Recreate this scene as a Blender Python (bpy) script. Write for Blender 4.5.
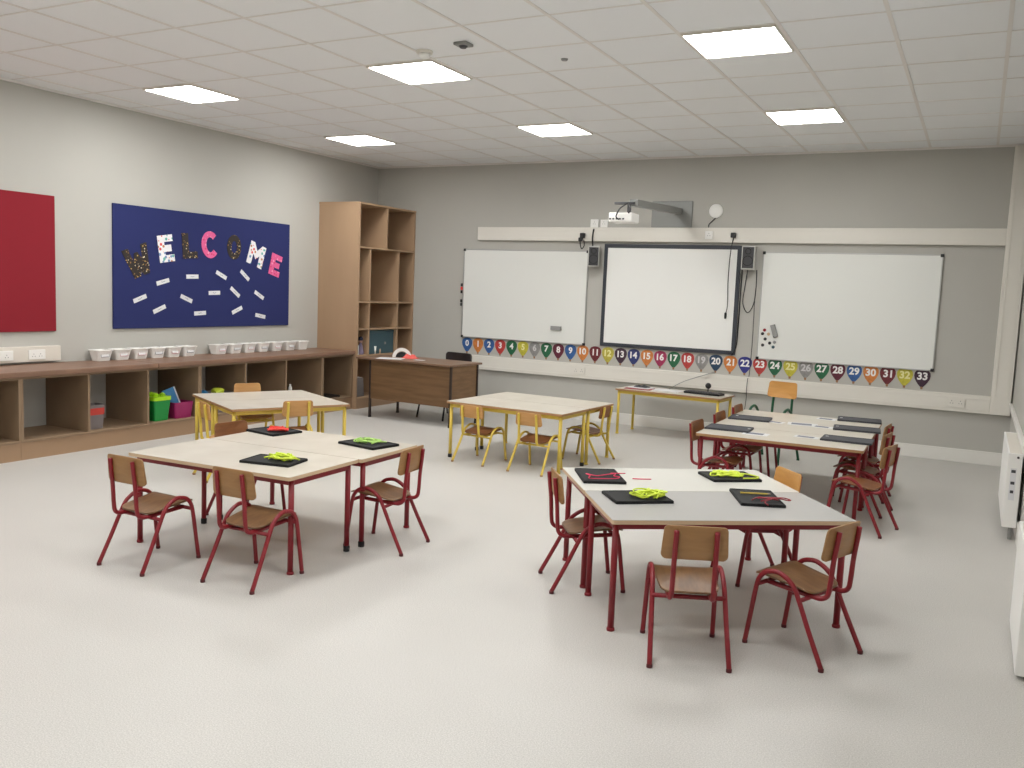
import bpy, bmesh, math, random
from math import sin, cos, pi, radians as R
from mathutils import Vector, Matrix

for o in list(bpy.data.objects): bpy.data.objects.remove(o)
SC = bpy.context.scene
COL = SC.collection

# ------------------------------------------------------------------ camera
FPX = 882.5
yaw, pitch, roll = 0.4827, -0.1046, 0.0406
fwd = Vector((-sin(yaw)*cos(pitch), cos(yaw)*cos(pitch), sin(pitch)))
rt0 = Vector((cos(yaw), sin(yaw), 0)); up0 = rt0.cross(fwd)
rt = cos(roll)*rt0 + sin(roll)*up0; up = -sin(roll)*rt0 + cos(roll)*up0
cd = bpy.data.cameras.new('camera'); cam = bpy.data.objects.new('camera', cd); COL.objects.link(cam)
m = Matrix(((rt.x, up.x, -fwd.x, 0), (rt.y, up.y, -fwd.y, 0), (rt.z, up.z, -fwd.z, 1.5523), (0, 0, 0, 1)))
cam.matrix_world = m
cd.sensor_fit = 'HORIZONTAL'; cd.sensor_width = 36; cd.lens = FPX/1024*36; cd.clip_start = 0.05
SC.camera = cam
# ------------------------------------------------------------------ world, exposure
WORLD = 0.8
w = bpy.data.worlds.new('world'); SC.world = w; w.use_nodes = True
w.node_tree.nodes['Background'].inputs[0].default_value = (.98, .99, 1, 1)
w.node_tree.nodes['Background'].inputs[1].default_value = WORLD
SC.view_settings.view_transform = 'Standard'; SC.view_settings.look = 'None'
SC.view_settings.gamma = 1; SC.view_settings.use_curve_mapping = False
SC.view_settings.exposure = 0.60
PANEL = 19.5            # radiance of the ceiling panels
PANEL_COL = (1.0, 1.0, 0.985)

XL, XR, YB, YF, ZC = -7.468, 0.36, 10.052, -1.2, 3.172

# ------------------------------------------------------------------ materials
def s2l(c): c /= 255; return c/12.92 if c <= .04045 else ((c+.055)/1.055)**2.4
def rgb(r, g, b): return (s2l(r), s2l(g), s2l(b), 1)
def mat(name, col, rough=.6, metal=0, noise=None, scale=8, bump=0, spec=.5, stretch=None, emit=None, bscale=None, coat=0):
    mt = bpy.data.materials.new(name); mt.use_nodes = True
    nt = mt.node_tree; b = nt.nodes['Principled BSDF']
    b.inputs['Base Color'].default_value = col; b.inputs['Roughness'].default_value = rough
    b.inputs['Metallic'].default_value = metal; b.inputs['Specular IOR Level'].default_value = spec
    if coat: b.inputs['Coat Weight'].default_value = coat
    tc = nt.nodes.new('ShaderNodeTexCoord'); mp = nt.nodes.new('ShaderNodeMapping')
    nt.links.new(tc.outputs['Object'], mp.inputs[0])
    if stretch: mp.inputs['Scale'].default_value = stretch
    if noise:
        n = nt.nodes.new('ShaderNodeTexNoise'); n.inputs['Scale'].default_value = scale; n.inputs['Detail'].default_value = 5
        nt.links.new(mp.outputs[0], n.inputs['Vector'])
        r = nt.nodes.new('ShaderNodeValToRGB'); r.color_ramp.elements[0].position = .35; r.color_ramp.elements[1].position = .65
        r.color_ramp.elements[0].color = col; r.color_ramp.elements[1].color = noise
        nt.links.new(n.outputs[0], r.inputs[0]); nt.links.new(r.outputs[0], b.inputs['Base Color'])
    if bump:
        n2 = nt.nodes.new('ShaderNodeTexNoise'); n2.inputs['Scale'].default_value = bscale or 120
        nt.links.new(mp.outputs[0], n2.inputs['Vector'])
        bp = nt.nodes.new('ShaderNodeBump'); bp.inputs['Strength'].default_value = bump; bp.inputs['Distance'].default_value = .002
        nt.links.new(n2.outputs[0], bp.inputs['Height']); nt.links.new(bp.outputs[0], b.inputs['Normal'])
    if emit:
        b.inputs['Emission Color'].default_value = (*emit[0], 1); b.inputs['Emission Strength'].default_value = emit[1]
    return mt
def dots(name, base, cols, scale, thr, rough=.6):
    """paper with printed dots of several colours"""
    mt = mat(name, base, rough); nt = mt.node_tree; b = nt.nodes['Principled BSDF']
    tc = nt.nodes['Texture Coordinate']; v = nt.nodes.new('ShaderNodeTexVoronoi'); v.inputs['Scale'].default_value = scale
    nt.links.new(tc.outputs['Object'], v.inputs['Vector'])
    r = nt.nodes.new('ShaderNodeValToRGB'); r.color_ramp.interpolation = 'CONSTANT'
    nt.links.new(v.outputs['Color'], r.inputs[0])
    e = r.color_ramp.elements; e[0].color = cols[0]; e[1].position = 1/len(cols); e[1].color = cols[1 % len(cols)]
    for i in range(2, len(cols)):
        x = e.new(i/len(cols)); x.color = cols[i]
    lt = nt.nodes.new('ShaderNodeMath'); lt.operation = 'LESS_THAN'; lt.inputs[1].default_value = thr
    nt.links.new(v.outputs['Distance'], lt.inputs[0])
    mx = nt.nodes.new('ShaderNodeMix'); mx.data_type = 'RGBA'
    nt.links.new(lt.outputs[0], mx.inputs[0]); mx.inputs[6].default_value = base
    nt.links.new(r.outputs[0], mx.inputs[7]); nt.links.new(mx.outputs[2], b.inputs['Base Color'])
    return mt

M = {}
M['wall'] = mat('wall_paint', rgb(186, 184, 177), .75, bump=.1, bscale=90, noise=rgb(184, 182, 175), scale=1.5)
M['ceiling'] = mat('ceiling_tile', rgb(236, 237, 238), .9, bump=.3, bscale=150)
M['tbar'] = mat('ceiling_bar', rgb(226, 222, 218), .6)
M['white'] = mat('white_plastic', rgb(222, 216, 205), .45)
M['trunk'] = mat('trunking_plastic', rgb(228, 224, 215), .45)
M['skirt'] = mat('skirting_paint', rgb(228, 226, 220), .4)
M['plain_white'] = mat('plain_white', rgb(242, 241, 237), .4)
M['grey'] = mat('grey_plastic', rgb(150, 150, 148), .5)
M['lgrey'] = mat('light_grey_plastic', rgb(190, 189, 184), .5)
M['dgrey'] = mat('dark_grey_plastic', rgb(62, 62, 64), .5)
M['dbrown'] = mat('dark_brown_metal', rgb(46, 34, 30), .45)
M['black'] = mat('black_plastic', rgb(22, 22, 24), .45)
M['alu'] = mat('aluminium', rgb(190, 190, 188), .35, metal=.8)
M['steel'] = mat('grey_painted_steel', rgb(140, 141, 138), .45, metal=.2)
M['board'] = mat('whiteboard_enamel', rgb(231, 232, 227), .28)
M['screen'] = mat('projection_board', rgb(238, 238, 234), .5)
M['frame_dark'] = mat('dark_frame', rgb(52, 56, 64), .45)
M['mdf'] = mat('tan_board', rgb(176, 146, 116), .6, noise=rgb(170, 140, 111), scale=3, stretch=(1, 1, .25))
M['mdf_bay_shade'] = mat('low_unit_board_shaded', rgb(142, 118, 93), .6, noise=rgb(136, 112, 88), scale=3)  # board colour darkened to stand in for shade inside the open bays
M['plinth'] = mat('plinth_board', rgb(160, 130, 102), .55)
M['counter'] = mat('walnut_worktop', rgb(136, 104, 84), .4, noise=rgb(120, 91, 73), scale=5, stretch=(6, .5, 1))
M['deskwood'] = mat('walnut_desk', rgb(122, 92, 62), .45, noise=rgb(106, 79, 52), scale=5, stretch=(.6, 1, 7))
M['desktop'] = mat('walnut_desk_top', rgb(130, 102, 82), .4, noise=rgb(116, 90, 70), scale=5, stretch=(.6, 7, 1))
M['red_m'] = mat('red_painted_metal', rgb(130, 21, 32), .4, spec=.5)
M['red_d'] = mat('worn_dark_red', rgb(88, 22, 28), .6)
M['yel_m'] = mat('yellow_painted_metal', rgb(214, 186, 78), .4)
M['grn_m'] = mat('green_painted_metal', rgb(20, 84, 56), .4)
M['ply'] = mat('ply_seat', rgb(128, 95, 63), .36, noise=rgb(108, 78, 50), scale=6, stretch=(6, 1, 6))
M['ply_back'] = mat('ply_backrest', rgb(158, 118, 74), .42, noise=rgb(147, 108, 66), scale=6, stretch=(1, 1, 6))
M['ply_y'] = mat('ply_honey', rgb(192, 146, 90), .42, noise=rgb(182, 134, 80), scale=6, stretch=(1, 1, 6))
M['ply_o'] = mat('ply_orange', rgb(210, 156, 86), .42, noise=rgb(200, 146, 78), scale=6, stretch=(1, 1, 6))
M['ply_d'] = mat('ply_dark', rgb(142, 92, 54), .42, noise=rgb(124, 78, 46), scale=6, stretch=(1, 1, 6))
M['lam'] = mat('cream_laminate', rgb(200, 193, 180), .33, noise=rgb(191, 183, 169), scale=4)
M['lam_g'] = mat('pale_grey_laminate', rgb(172, 170, 167), .33, noise=rgb(169, 167, 163), scale=3)
M['lam_w'] = mat('white_laminate', rgb(206, 204, 196), .33)
M['edge'] = mat('wood_edge', rgb(204, 176, 144), .5)
M['edge_d'] = mat('brown_wood_edge', rgb(166, 126, 86), .5)
M['slate'] = mat('black_slate', rgb(20, 21, 22), .65, spec=.3)
M['slate_g'] = mat('grey_slate', rgb(66, 67, 72), .6, spec=.35)
M['paper'] = mat('white_paper', rgb(225, 225, 226), .7)
M['ink'] = mat('grey_ink', rgb(120, 122, 135), .8)
M['neon'] = mat('neon_yellow_cord', rgb(214, 232, 66), .5)
M['lime'] = mat('lime_cord', rgb(176, 216, 112), .5)
M['pink'] = mat('pink_cord', rgb(226, 50, 92), .5)
M['coral'] = mat('coral_cord', rgb(240, 70, 60), .5)
M['dred'] = mat('dark_red_cord', rgb(150, 28, 44), .5)
M['felt_r'] = mat('red_felt', rgb(136, 24, 38), .95, bump=.3, bscale=300)
M['felt_b'] = mat('blue_felt', rgb(34, 42, 96), .95, bump=.3, bscale=300)
M['green_p'] = mat('green_bucket', rgb(20, 142, 62), .35)
M['lime_p'] = mat('lime_lid', rgb(168, 220, 36), .4)
M['magenta_p'] = mat('magenta_bin', rgb(150, 30, 92), .4)
M['blue_p'] = mat('blue_folder', rgb(60, 128, 178), .35)
M['teal'] = mat('teal_box', rgb(62, 92, 102), .5)
M['clear'] = mat('milky_tub', rgb(122, 114, 114), .35)
M['redpl'] = mat('red_label', rgb(190, 60, 50), .5)
M['cloth_r'] = mat('coral_cloth', rgb(222, 100, 92), .9)
M['dblack'] = mat('black_glitter_card', rgb(36, 30, 28), .5)
M['gold'] = dots('black_gold_dots', rgb(42, 34, 30), [rgb(214, 176, 96), rgb(150, 110, 60), rgb(230, 215, 180)], 42, .28)
M['spots'] = dots('white_spot_print', rgb(238, 236, 238), [rgb(226, 90, 90), rgb(110, 180, 170), rgb(190, 130, 90), rgb(120, 150, 190)], 24, .38)
M['pinkg'] = dots('pink_glitter_print', rgb(226, 96, 150), [rgb(240, 160, 190), rgb(212, 60, 110)], 30, .35)

def floor_mat():
    mt = mat('vinyl_floor', rgb(186, 184, 180), .42, spec=.5); nt = mt.node_tree; b = nt.nodes['Principled BSDF']
    tc = nt.nodes['Texture Coordinate']
    n = nt.nodes.new('ShaderNodeTexNoise'); n.inputs['Scale'].default_value = 190; n.inputs['Detail'].default_value = 3
    n2 = nt.nodes.new('ShaderNodeTexNoise'); n2.inputs['Scale'].default_value = 1.1; n2.inputs['Detail'].default_value = 4
    nt.links.new(tc.outputs['Object'], n.inputs['Vector']); nt.links.new(tc.outputs['Object'], n2.inputs['Vector'])
    r = nt.nodes.new('ShaderNodeValToRGB'); e = r.color_ramp.elements
    e[0].position = .32; e[0].color = rgb(180, 177, 171); e[1].position = .7; e[1].color = rgb(213, 210, 205)
    nt.links.new(n.outputs[0], r.inputs[0])
    mx = nt.nodes.new('ShaderNodeMix'); mx.data_type = 'RGBA'; mx.blend_type = 'MULTIPLY'; mx.inputs[0].default_value = .35
    r2 = nt.nodes.new('ShaderNodeValToRGB'); r2.color_ramp.elements[0].position = .3; r2.color_ramp.elements[1].position = .7
    r2.color_ramp.elements[0].color = (.82, .82, .82, 1)
    nt.links.new(n2.outputs[0], r2.inputs[0]); nt.links.new(r.outputs[0], mx.inputs[6]); nt.links.new(r2.outputs[0], mx.inputs[7])
    nt.links.new(mx.outputs[2], b.inputs['Base Color'])
    return mt
M['floor'] = floor_mat()

# ------------------------------------------------------------------ mesh helpers
def mesh(bm, name):
    me = bpy.data.meshes.new(name); bm.normal_update(); bm.to_mesh(me); bm.free(); return me
def obj(name, bm, mt, parent=None, smooth=False, label=None):
    me = mesh(bm, name) if isinstance(bm, bmesh.types.BMesh) else bm
    mts = mt if isinstance(mt, (list, tuple)) else [mt]
    for x in mts: me.materials.append(M[x] if isinstance(x, str) else x)
    if smooth:
        for f in me.polygons: f.use_smooth = True
    o = bpy.data.objects.new(name, me); COL.objects.link(o)
    if parent: o.parent = parent
    if label: o['label'] = label
    return o
def thing(name, label, cat, loc=(0, 0, 0), rz=0, group=None):
    o = bpy.data.objects.new(name, None); COL.objects.link(o); o.empty_display_size = .1
    o.location = loc; o.rotation_euler = (0, 0, rz); tag(o, label, cat, group); return o
def tag(o, label, cat, group=None):
    o['label'] = label; o['category'] = cat
    if group: o['group'] = group
    return o
def struct(name, bm, mt, smooth=False):
    o = obj(name, bm, mt, None, smooth); o['kind'] = 'structure'; return o
def new(): return bmesh.new()
def box(bm, x0, x1, y0, y1, z0, z1, bev=0, mi=0, mtx=None):
    vs = [Vector((x, y, z)) for z in (z0, z1) for x, y in ((x0, y0), (x1, y0), (x1, y1), (x0, y1))]
    t = bmesh.new(); v = [t.verts.new(c) for c in vs]
    for f in ((3, 2, 1, 0), (4, 5, 6, 7), (0, 1, 5, 4), (1, 2, 6, 5), (2, 3, 7, 6), (3, 0, 4, 7)): t.faces.new([v[i] for i in f])
    if bev: bmesh.ops.bevel(t, geom=list(t.edges), offset=bev, segments=2, affect='EDGES', profile=.5)
    for f in t.faces: f.material_index = mi
    if mtx is not None: bmesh.ops.transform(t, matrix=mtx, verts=t.verts)
    join(bm, t); return bm
def join(bm, t):
    me = bpy.data.meshes.new('tmp'); t.to_mesh(me); t.free(); bm.from_mesh(me); bpy.data.meshes.remove(me)
def bbox(*a, **k): return box(new(), *a, **k)
def catmull(pts, n=6, closed=False):
    P = [Vector(p) for p in pts]; out = []; L = len(P)
    rng = range(L) if closed else range(L-1)
    for i in rng:
        if closed: a, b, c, d = P[(i-1) % L], P[i], P[(i+1) % L], P[(i+2) % L]
        else: a, b, c, d = P[max(i-1, 0)], P[i], P[i+1], P[min(i+2, L-1)]
        for k in range(n):
            t = k/n
            out.append(.5*((2*b)+(-a+c)*t+(2*a-5*b+4*c-d)*t*t+(-a+3*b-3*c+d)*t*t*t))
    if not closed: out.append(P[-1])
    return out
def tube(bm, pts, r, n=8, closed=False, cap=True):
    P = [Vector(p) for p in pts]; L = len(P); rings = []
    T = []
    for i in range(L):
        if closed: t = P[(i+1) % L]-P[i-1]
        else: t = P[min(i+1, L-1)]-P[max(i-1, 0)]
        T.append(t.normalized() if t.length > 1e-9 else Vector((0, 0, 1)))
    ref = Vector((0, 0, 1)) if abs(T[0].z) < .9 else Vector((1, 0, 0))
    u = T[0].cross(ref).normalized()
    for i in range(L):
        u = (u-T[i]*u.dot(T[i])); u = u.normalized() if u.length > 1e-6 else T[i].orthogonal().normalized()
        v = T[i].cross(u)
        rr = r[i] if isinstance(r, (list, tuple)) else r
        rings.append([bm.verts.new(P[i]+rr*(cos(2*pi*k/n)*u+sin(2*pi*k/n)*v)) for k in range(n)])
    for i in range(L if closed else L-1):
        a, b = rings[i], rings[(i+1) % L]
        for k in range(n):
            bm.faces.new((a[k], a[(k+1) % n], b[(k+1) % n], b[k]))
    if cap and not closed:
        bm.faces.new(rings[0][::-1]); bm.faces.new(rings[-1])
    return bm
def rrect(w, d, r, n=5, wt=None):
    """rounded rectangle outline, bottom width w, top width wt"""
    wt = wt or w; out = []
    for cx, cy, a0 in ((wt/2-r, d/2-r, 0), (-wt/2+r, d/2-r, pi/2), (-w/2+r, -d/2+r, pi), (w/2-r, -d/2+r, 1.5*pi)):
        for k in range(n+1):
            a = a0+k*pi/2/n; out.append((cx+r*cos(a), cy+r*sin(a)))
    return out
def plate(out, fn, th, rings=(1, .97, .8, .6, .4, .2), side=None):
    """curved sheet: outline (u,v) -> fn(u,v) = point on the front face; th = thickness along local normal dir side"""
    bm = new(); N = Vector(side or (0, 0, -1))*th
    def lay(off):
        rs = [[bm.verts.new(Vector(fn(u*s, v*s))+off) for u, v in out] for s in rings]
        c = bm.verts.new(Vector(fn(0, 0))+off); return rs, c
    A, ca = lay(Vector()); B, cb = lay(N); n = len(out)
    for rs, c, fl in ((A, ca, 0), (B, cb, 1)):
        for i in range(len(rs)-1):
            for k in range(n):
                q = [rs[i][k], rs[i][(k+1) % n], rs[i+1][(k+1) % n], rs[i+1][k]]
                bm.faces.new(q[::-1] if fl else q)
        for k in range(n):
            q = [rs[-1][k], rs[-1][(k+1) % n], c]; bm.faces.new(q[::-1] if fl else q)
    for k in range(n): bm.faces.new((A[0][(k+1) % n], A[0][k], B[0][k], B[0][(k+1) % n]))
    bmesh.ops.recalc_face_normals(bm, faces=bm.faces); return bm
def prism(out, z0, z1, bm=None):
    bm = bm or new(); n = len(out)
    a = [bm.verts.new((x, y, z0)) for x, y in out]; b = [bm.verts.new((x, y, z1)) for x, y in out]
    bm.faces.new(a[::-1]); bm.faces.new(b)
    for k in range(n): bm.faces.new((a[k], a[(k+1) % n], b[(k+1) % n], b[k]))
    return bm
def lathe(prof, n=20, bm=None, c=(0, 0, 0)):
    bm = bm or new(); rs = []
    for r, z in prof: rs.append([bm.verts.new((c[0]+r*cos(2*pi*k/n), c[1]+r*sin(2*pi*k/n), c[2]+z)) for k in range(n)])
    for i in range(len(rs)-1):
        for k in range(n): bm.faces.new((rs[i][k], rs[i][(k+1) % n], rs[i+1][(k+1) % n], rs[i+1][k]))
    bm.faces.new(rs[0][::-1]); bm.faces.new(rs[-1]); return bm
def xf(bm, m): bmesh.ops.transform(bm, matrix=m, verts=bm.verts); return bm
def text_mesh(s, size, extrude=.0015, offset=0, bevel=0):
    c = bpy.data.curves.new('t', 'FONT'); c.body = s; c.size = size; c.extrude = extrude; c.offset = offset
    c.align_x = 'CENTER'; c.align_y = 'CENTER'; c.resolution_u = 4
    if bevel: c.bevel_depth = bevel
    o = bpy.data.objects.new('t', c); COL.objects.link(o)
    dg = bpy.context.evaluated_depsgraph_get(); dg.update()
    me = bpy.data.meshes.new_from_object(o.evaluated_get(dg)); bpy.data.objects.remove(o)
    xs = [v.co.x for v in me.vertices]; ys = [v.co.y for v in me.vertices]
    cx, cy = (max(xs)+min(xs))/2, (max(ys)+min(ys))/2
    for v in me.vertices: v.co.x -= cx; v.co.y -= cy
    me.materials.clear(); return me
def copy_tree(o, parent=None):
    c = o.copy(); COL.objects.link(c)
    if parent: c.parent = parent
    for ch in [x for x in list(COL.objects) if x.parent == o]: copy_tree(ch, c)
    return c
# local frames for things hung on the walls: x along the wall, y up, z out of the wall
def on_back(x, z, out=0, rot=0): return Matrix.Translation((x, YB-out, z)) @ Matrix.Rotation(pi/2, 4, 'X') @ Matrix.Rotation(rot, 4, 'Z')
def on_left(y, z, out=0, rot=0):
    return Matrix.Translation((XL+out, y, z)) @ Matrix.Rotation(pi/2, 4, 'Z') @ Matrix.Rotation(pi/2, 4, 'X') @ Matrix.Rotation(rot, 4, 'Z')

# ================================================================== room shell
struct('floor', bbox(XL-.1, XR+.1, YF-.1, YB+.1, -.1, 0), 'floor')
struct('ceiling', bbox(XL-.1, XR+.1, YF-.1, YB+.1, ZC, ZC+.1), 'ceiling')
struct('wall_left', bbox(XL-.1, XL, YF-.1, YB+.1, 0, ZC), 'wall')
struct('wall_back', bbox(XL, XR+.1, YB, YB+.1, 0, ZC), 'wall')
# right wall: assumed unseen windows above the sill, added for daylight on the ceiling
WINS = [(-.6, 1.3), (1.7, 3.6), (4.0, 5.9)]; WZ0, WZ1 = .66, 2.75
b = new(); box(b, XR, XR+.1, YF-.1, YB, 0, WZ0); box(b, XR, XR+.1, YF-.1, YB, WZ1, ZC)
ys = [YF-.1]+[q for p_ in WINS for q in p_]+[YB]
for k in range(0, len(ys), 2): box(b, XR, XR+.1, ys[k], ys[k+1], WZ0, WZ1)
struct('wall_right', b, 'wall')
gm = bpy.data.materials.new('window_glass'); gm.use_nodes = True; nt = gm.node_tree; nt.nodes.remove(nt.nodes['Principled BSDF'])
tr = nt.nodes.new('ShaderNodeBsdfTransparent'); gl = nt.nodes.new('ShaderNodeBsdfGlossy'); gl.inputs['Roughness'].default_value = .02; fr = nt.nodes.new('ShaderNodeLayerWeight'); fr.inputs[0].default_value = .3
mxs = nt.nodes.new('ShaderNodeMixShader'); nt.links.new(fr.outputs[0], mxs.inputs[0]); nt.links.new(tr.outputs[0], mxs.inputs[1]); nt.links.new(gl.outputs[0], mxs.inputs[2])
nt.links.new(mxs.outputs[0], nt.nodes['Material Output'].inputs[0]); M['glass'] = gm
for i, (y0, y1) in enumerate(WINS):
    b = new()
    for y in (y0, (y0+y1)/2-.025, y1-.05): box(b, XR+.03, XR+.08, y, y+.05, WZ0, WZ1)
    for z in (WZ0, 1.95, WZ1-.05): box(b, XR+.03, XR+.08, y0+.05, (y0+y1)/2-.025, z, z+.05); box(b, XR+.03, XR+.08, (y0+y1)/2+.025, y1-.05, z, z+.05)
    f = struct('window_%d' % (i+1), b, 'plain_white')
    obj('pane', bbox(XR+.052, XR+.058, y0+.05, y1-.05, WZ0+.05, WZ1-.05), 'glass', f)
struct('wall_front', bbox(XL, XR, YF-.1, YF, 0, ZC), 'wall')
# suspended ceiling grid (0.6 m tiles)
GX, GY = -1.786, 5.417
bm = new()
k = math.ceil((XL-GX)/.6)
while GX+k*.6 < XR:
    x = GX+k*.6; box(bm, x-.012, x+.012, YF, YB, ZC-.004, ZC); k += 1
k = math.ceil((YF-GY)/.6)
while GY+k*.6 < YB:
    y = GY+k*.6; box(bm, XL, XR, y-.008, y+.008, ZC-.003, ZC); k += 1
struct('trim_1', bm, 'tbar')
bm = new(); box(bm, XL, XL+.02, YF, YB, ZC-.02, ZC); box(bm, XL+.02, XR, YB-.02, YB, ZC-.02, ZC)
struct('trim_2', bm, 'tbar')
struct('baseboard_back', bbox(-6.85, XR, YB-.018, YB, 0, .135, bev=.004), 'skirt')
struct('baseboard_right', bbox(XR-.018, XR, YF, YB-.018, 0, .135), 'skirt')
# cable trunking along the back wall
def trunk_h(x0, x1, z0, z1):
    b = new(); box(b, x0, x1, YB-.055, YB, z0, z1, bev=.004)
    for z in (z0+(z1-z0)*.2, z0+(z1-z0)*.8): box(b, x0+.003, x1-.003, YB-.059, YB-.054, z-.006, z+.006, bev=.001)
    return b
struct('trim_3', trunk_h(-5.83, .165, 2.195, 2.36), 'trunk')
struct('trim_4', trunk_h(-5.95, .165, .52, .70), 'trunk')
b = bbox(.165, .345, YB-.06, YB, .52, ZC-.02, bev=.004)
for x in (.2, .31): box(b, x-.006, x+.006, YB-.065, YB-.059, .7, ZC-.03, bev=.001)
struct('trim_5', b, 'trunk')
# shelf-like sill along the right wall above the radiators
struct('trim_6', bbox(XR-.03, XR, YF, YB-.07, .61, .65, bev=.004), 'skirt')

# ================================================================== ceiling lights
names = {(0, 0): 'square ceiling light panel nearest the camera on the right', (0, 1): 'square ceiling light panel above the right whiteboard side of the room',
         (1, 0): 'square ceiling light panel in the middle, beside the smoke detector', (1, 1): 'square ceiling light panel above the projector and white screen',
         (2, 0): 'square ceiling light panel above the blue WELCOME board', (2, 1): 'square ceiling light panel nearest the tall bookcase corner'}
for i in range(3):
    for j in (-2, -1, 0, 1):
        x, y = GX-2.4*i+.3, GY+2.4*j+.3
        t = thing('ceiling_light', names.get((i, j), 'square ceiling light panel behind the camera'), 'ceiling light', (x, y, ZC-.016), 0, 'ceiling light panels')
        b = new()
        for a in (-1, 1):
            box(b, a*.282-.006, a*.282+.006, -.288, .288, 0, .016); box(b, -.276, .276, a*.282-.006, a*.282+.006, 0, .016)
        obj('light_frame', b, 'white', t)
        if 'panel_m' not in globals():
            panel_m = mat('lit_diffuser', (.9, .9, .9, 1), .5, emit=(PANEL_COL, PANEL))
        obj('diffuser', bbox(-.276, .276, -.276, .276, .004, .016), panel_m, t)

t = thing('smoke_detector', 'round white smoke detector on the ceiling beside a light panel', 'smoke detector', (-3.53, 5.24, ZC))
obj('base', lathe([(.055, -.018), (.058, 0)], 20), 'white', t, True)
obj('sensor_head', lathe([(.018, -.05), (.034, -.042), (.04, -.018)], 20), 'plain_white', t, True)
t = thing('ceiling_sensor', 'small square grey sensor on the ceiling near the smoke detector', 'sensor', (-3.17, 5.16, ZC))
obj('base', bbox(-.05, .05, -.05, .05, -.02, 0, bev=.006), 'steel', t)
obj('lens', lathe([(.02, -.034), (.03, -.02)], 14), 'dgrey', t)
t = thing('ceiling_sensor', 'tiny round sensor on the ceiling between the light panels', 'sensor', (-2.70, 5.74, ZC))
obj('base', lathe([(.02, -.012), (.026, 0)], 14), 'grey', t)

# ================================================================== tables
def table(name, label, cx, cy, ang, w, d, h, frame, top, edge, group, caps=(), legr=.0155):
    t = thing(name, label, 'table', (cx, cy, 0), R(ang), group)
    o = prism(rrect(w-.004, d-.004, .012, 3), h-.02, h-.0015)
    obj('edge_band', o, edge, t)
    obj('tabletop', prism(rrect(w-.006, d-.006, .012, 3), h-.0015, h), top, t)
    b = new(); ix, iy = w/2-.035, d/2-(.06 if frame == 'red_m' else .042)
    for s in (-1, 1):
        box(b, -ix, ix, s*iy-.011, s*iy+.011, h-.055, h-.02, bev=.002)
        box(b, s*ix-.011, s*ix+.011, -iy+.011, iy-.011, h-.055, h-.02, bev=.002)
    obj('frame', b, frame, t)
    n = 0
    for sx in (-1, 1):
        for sy in (-1, 1):
            b = new(); z0 = .03 if n in caps else .012
            tube(b, [(sx*ix, sy*iy, z0), (sx*ix, sy*iy, h-.02)], legr, 12)
            l = obj('leg', b, frame, t, True)
            obj('foot_cap', lathe([(legr+.003, 0), (legr+.004, z0-.002), (legr+.001, z0+.004)], 12, c=(sx*ix, sy*iy, 0)),
                'black' if n in caps else 'dgrey' if 0 else frame, l, True, 'black rubber foot' if n in caps else None)
            n += 1
    return t
def pair(cx, cy, ang, w, d, n):
    m_ = Vector((-sin(R(ang)), cos(R(ang)))); c = Vector((cx, cy))
    return [c+m_*(i-(n-1)/2)*d for i in range(n)]
G = 'low classroom tables pushed together'
c = pair(-1.255, 4.516, 35.7, 1.19, .594, 2)
table('table', 'red framed table with pale grey top, nearest the camera on the right', *c[0], 35.7, 1.19, .594, .54, 'red_m', 'lam_g', 'edge', 'red framed low tables')
table('table', 'red framed table with white top, pushed behind the pale grey topped one', *c[1], 35.7, 1.19, .594, .54, 'red_m', 'lam_w', 'edge', 'red framed low tables')
c = pair(-3.719, 4.068, 2.6, 1.175, .625, 2)
table('table', 'red framed cream table with one board of neon yellow cords, front left of the room', *c[0], 2.6, 1.175, .625, .54, 'red_m', 'lam', 'edge', 'red framed low tables', caps=(1, 3))
table('table', 'red framed cream table with two boards of cords, behind the front left table', *c[1]+Vector((.02, 0.001)), 2.6, 1.175, .625, .54, 'red_m', 'lam', 'edge', 'red framed low tables', caps=(0, 2))
c = pair(-5.46, 5.838, 63.8, 1.06, .54, 2)
table('table', 'yellow framed table of the left pair, on the side towards the camera', *c[0], 63.8, 1.035, .54, .525, 'yel_m', 'lam', 'edge_d', 'yellow framed low tables')
table('table', 'yellow framed table of the left pair, on the side towards the low shelves', *c[1], 63.8, 1.035, .54, .525, 'yel_m', 'lam', 'edge_d', 'yellow framed low tables')
c = pair(-3.648, 7.38, -2.6, 1.19, .546, 2)
table('table', 'yellow framed table of the middle pair, in front with two chairs at its near side', *c[0], -2.6, 1.205, .545, .525, 'yel_m', 'lam', 'edge_d', 'yellow framed low tables', caps=(0, 3, 1))
table('table', 'yellow framed table of the middle pair, behind and towards the whiteboard', *c[1], -2.6, 1.205, .545, .525, 'yel_m', 'lam', 'edge_d', 'yellow framed low tables', caps=(0,))
c = pair(-1.255, 7.425, 1.2, 1.2, .585, 3)
for q, la in zip(c, ('red framed table nearest the camera in the row of three with dark slates', 'red framed table in the middle of the row of three with dark slates', 'red framed table at the wall end of the row of three, before the green chair')):
    table('table', la, *q, 1.2, 1.2, .583, .54, 'red_m', 'lam', 'edge_d', 'red framed low tables')
table('table', 'narrow yellow framed table against the back wall, holding keyboard and papers', -2.935, 9.50, -4, 1.22, .5, .515, 'yel_m', 'lam', 'edge_d', 'yellow framed low tables')

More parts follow.
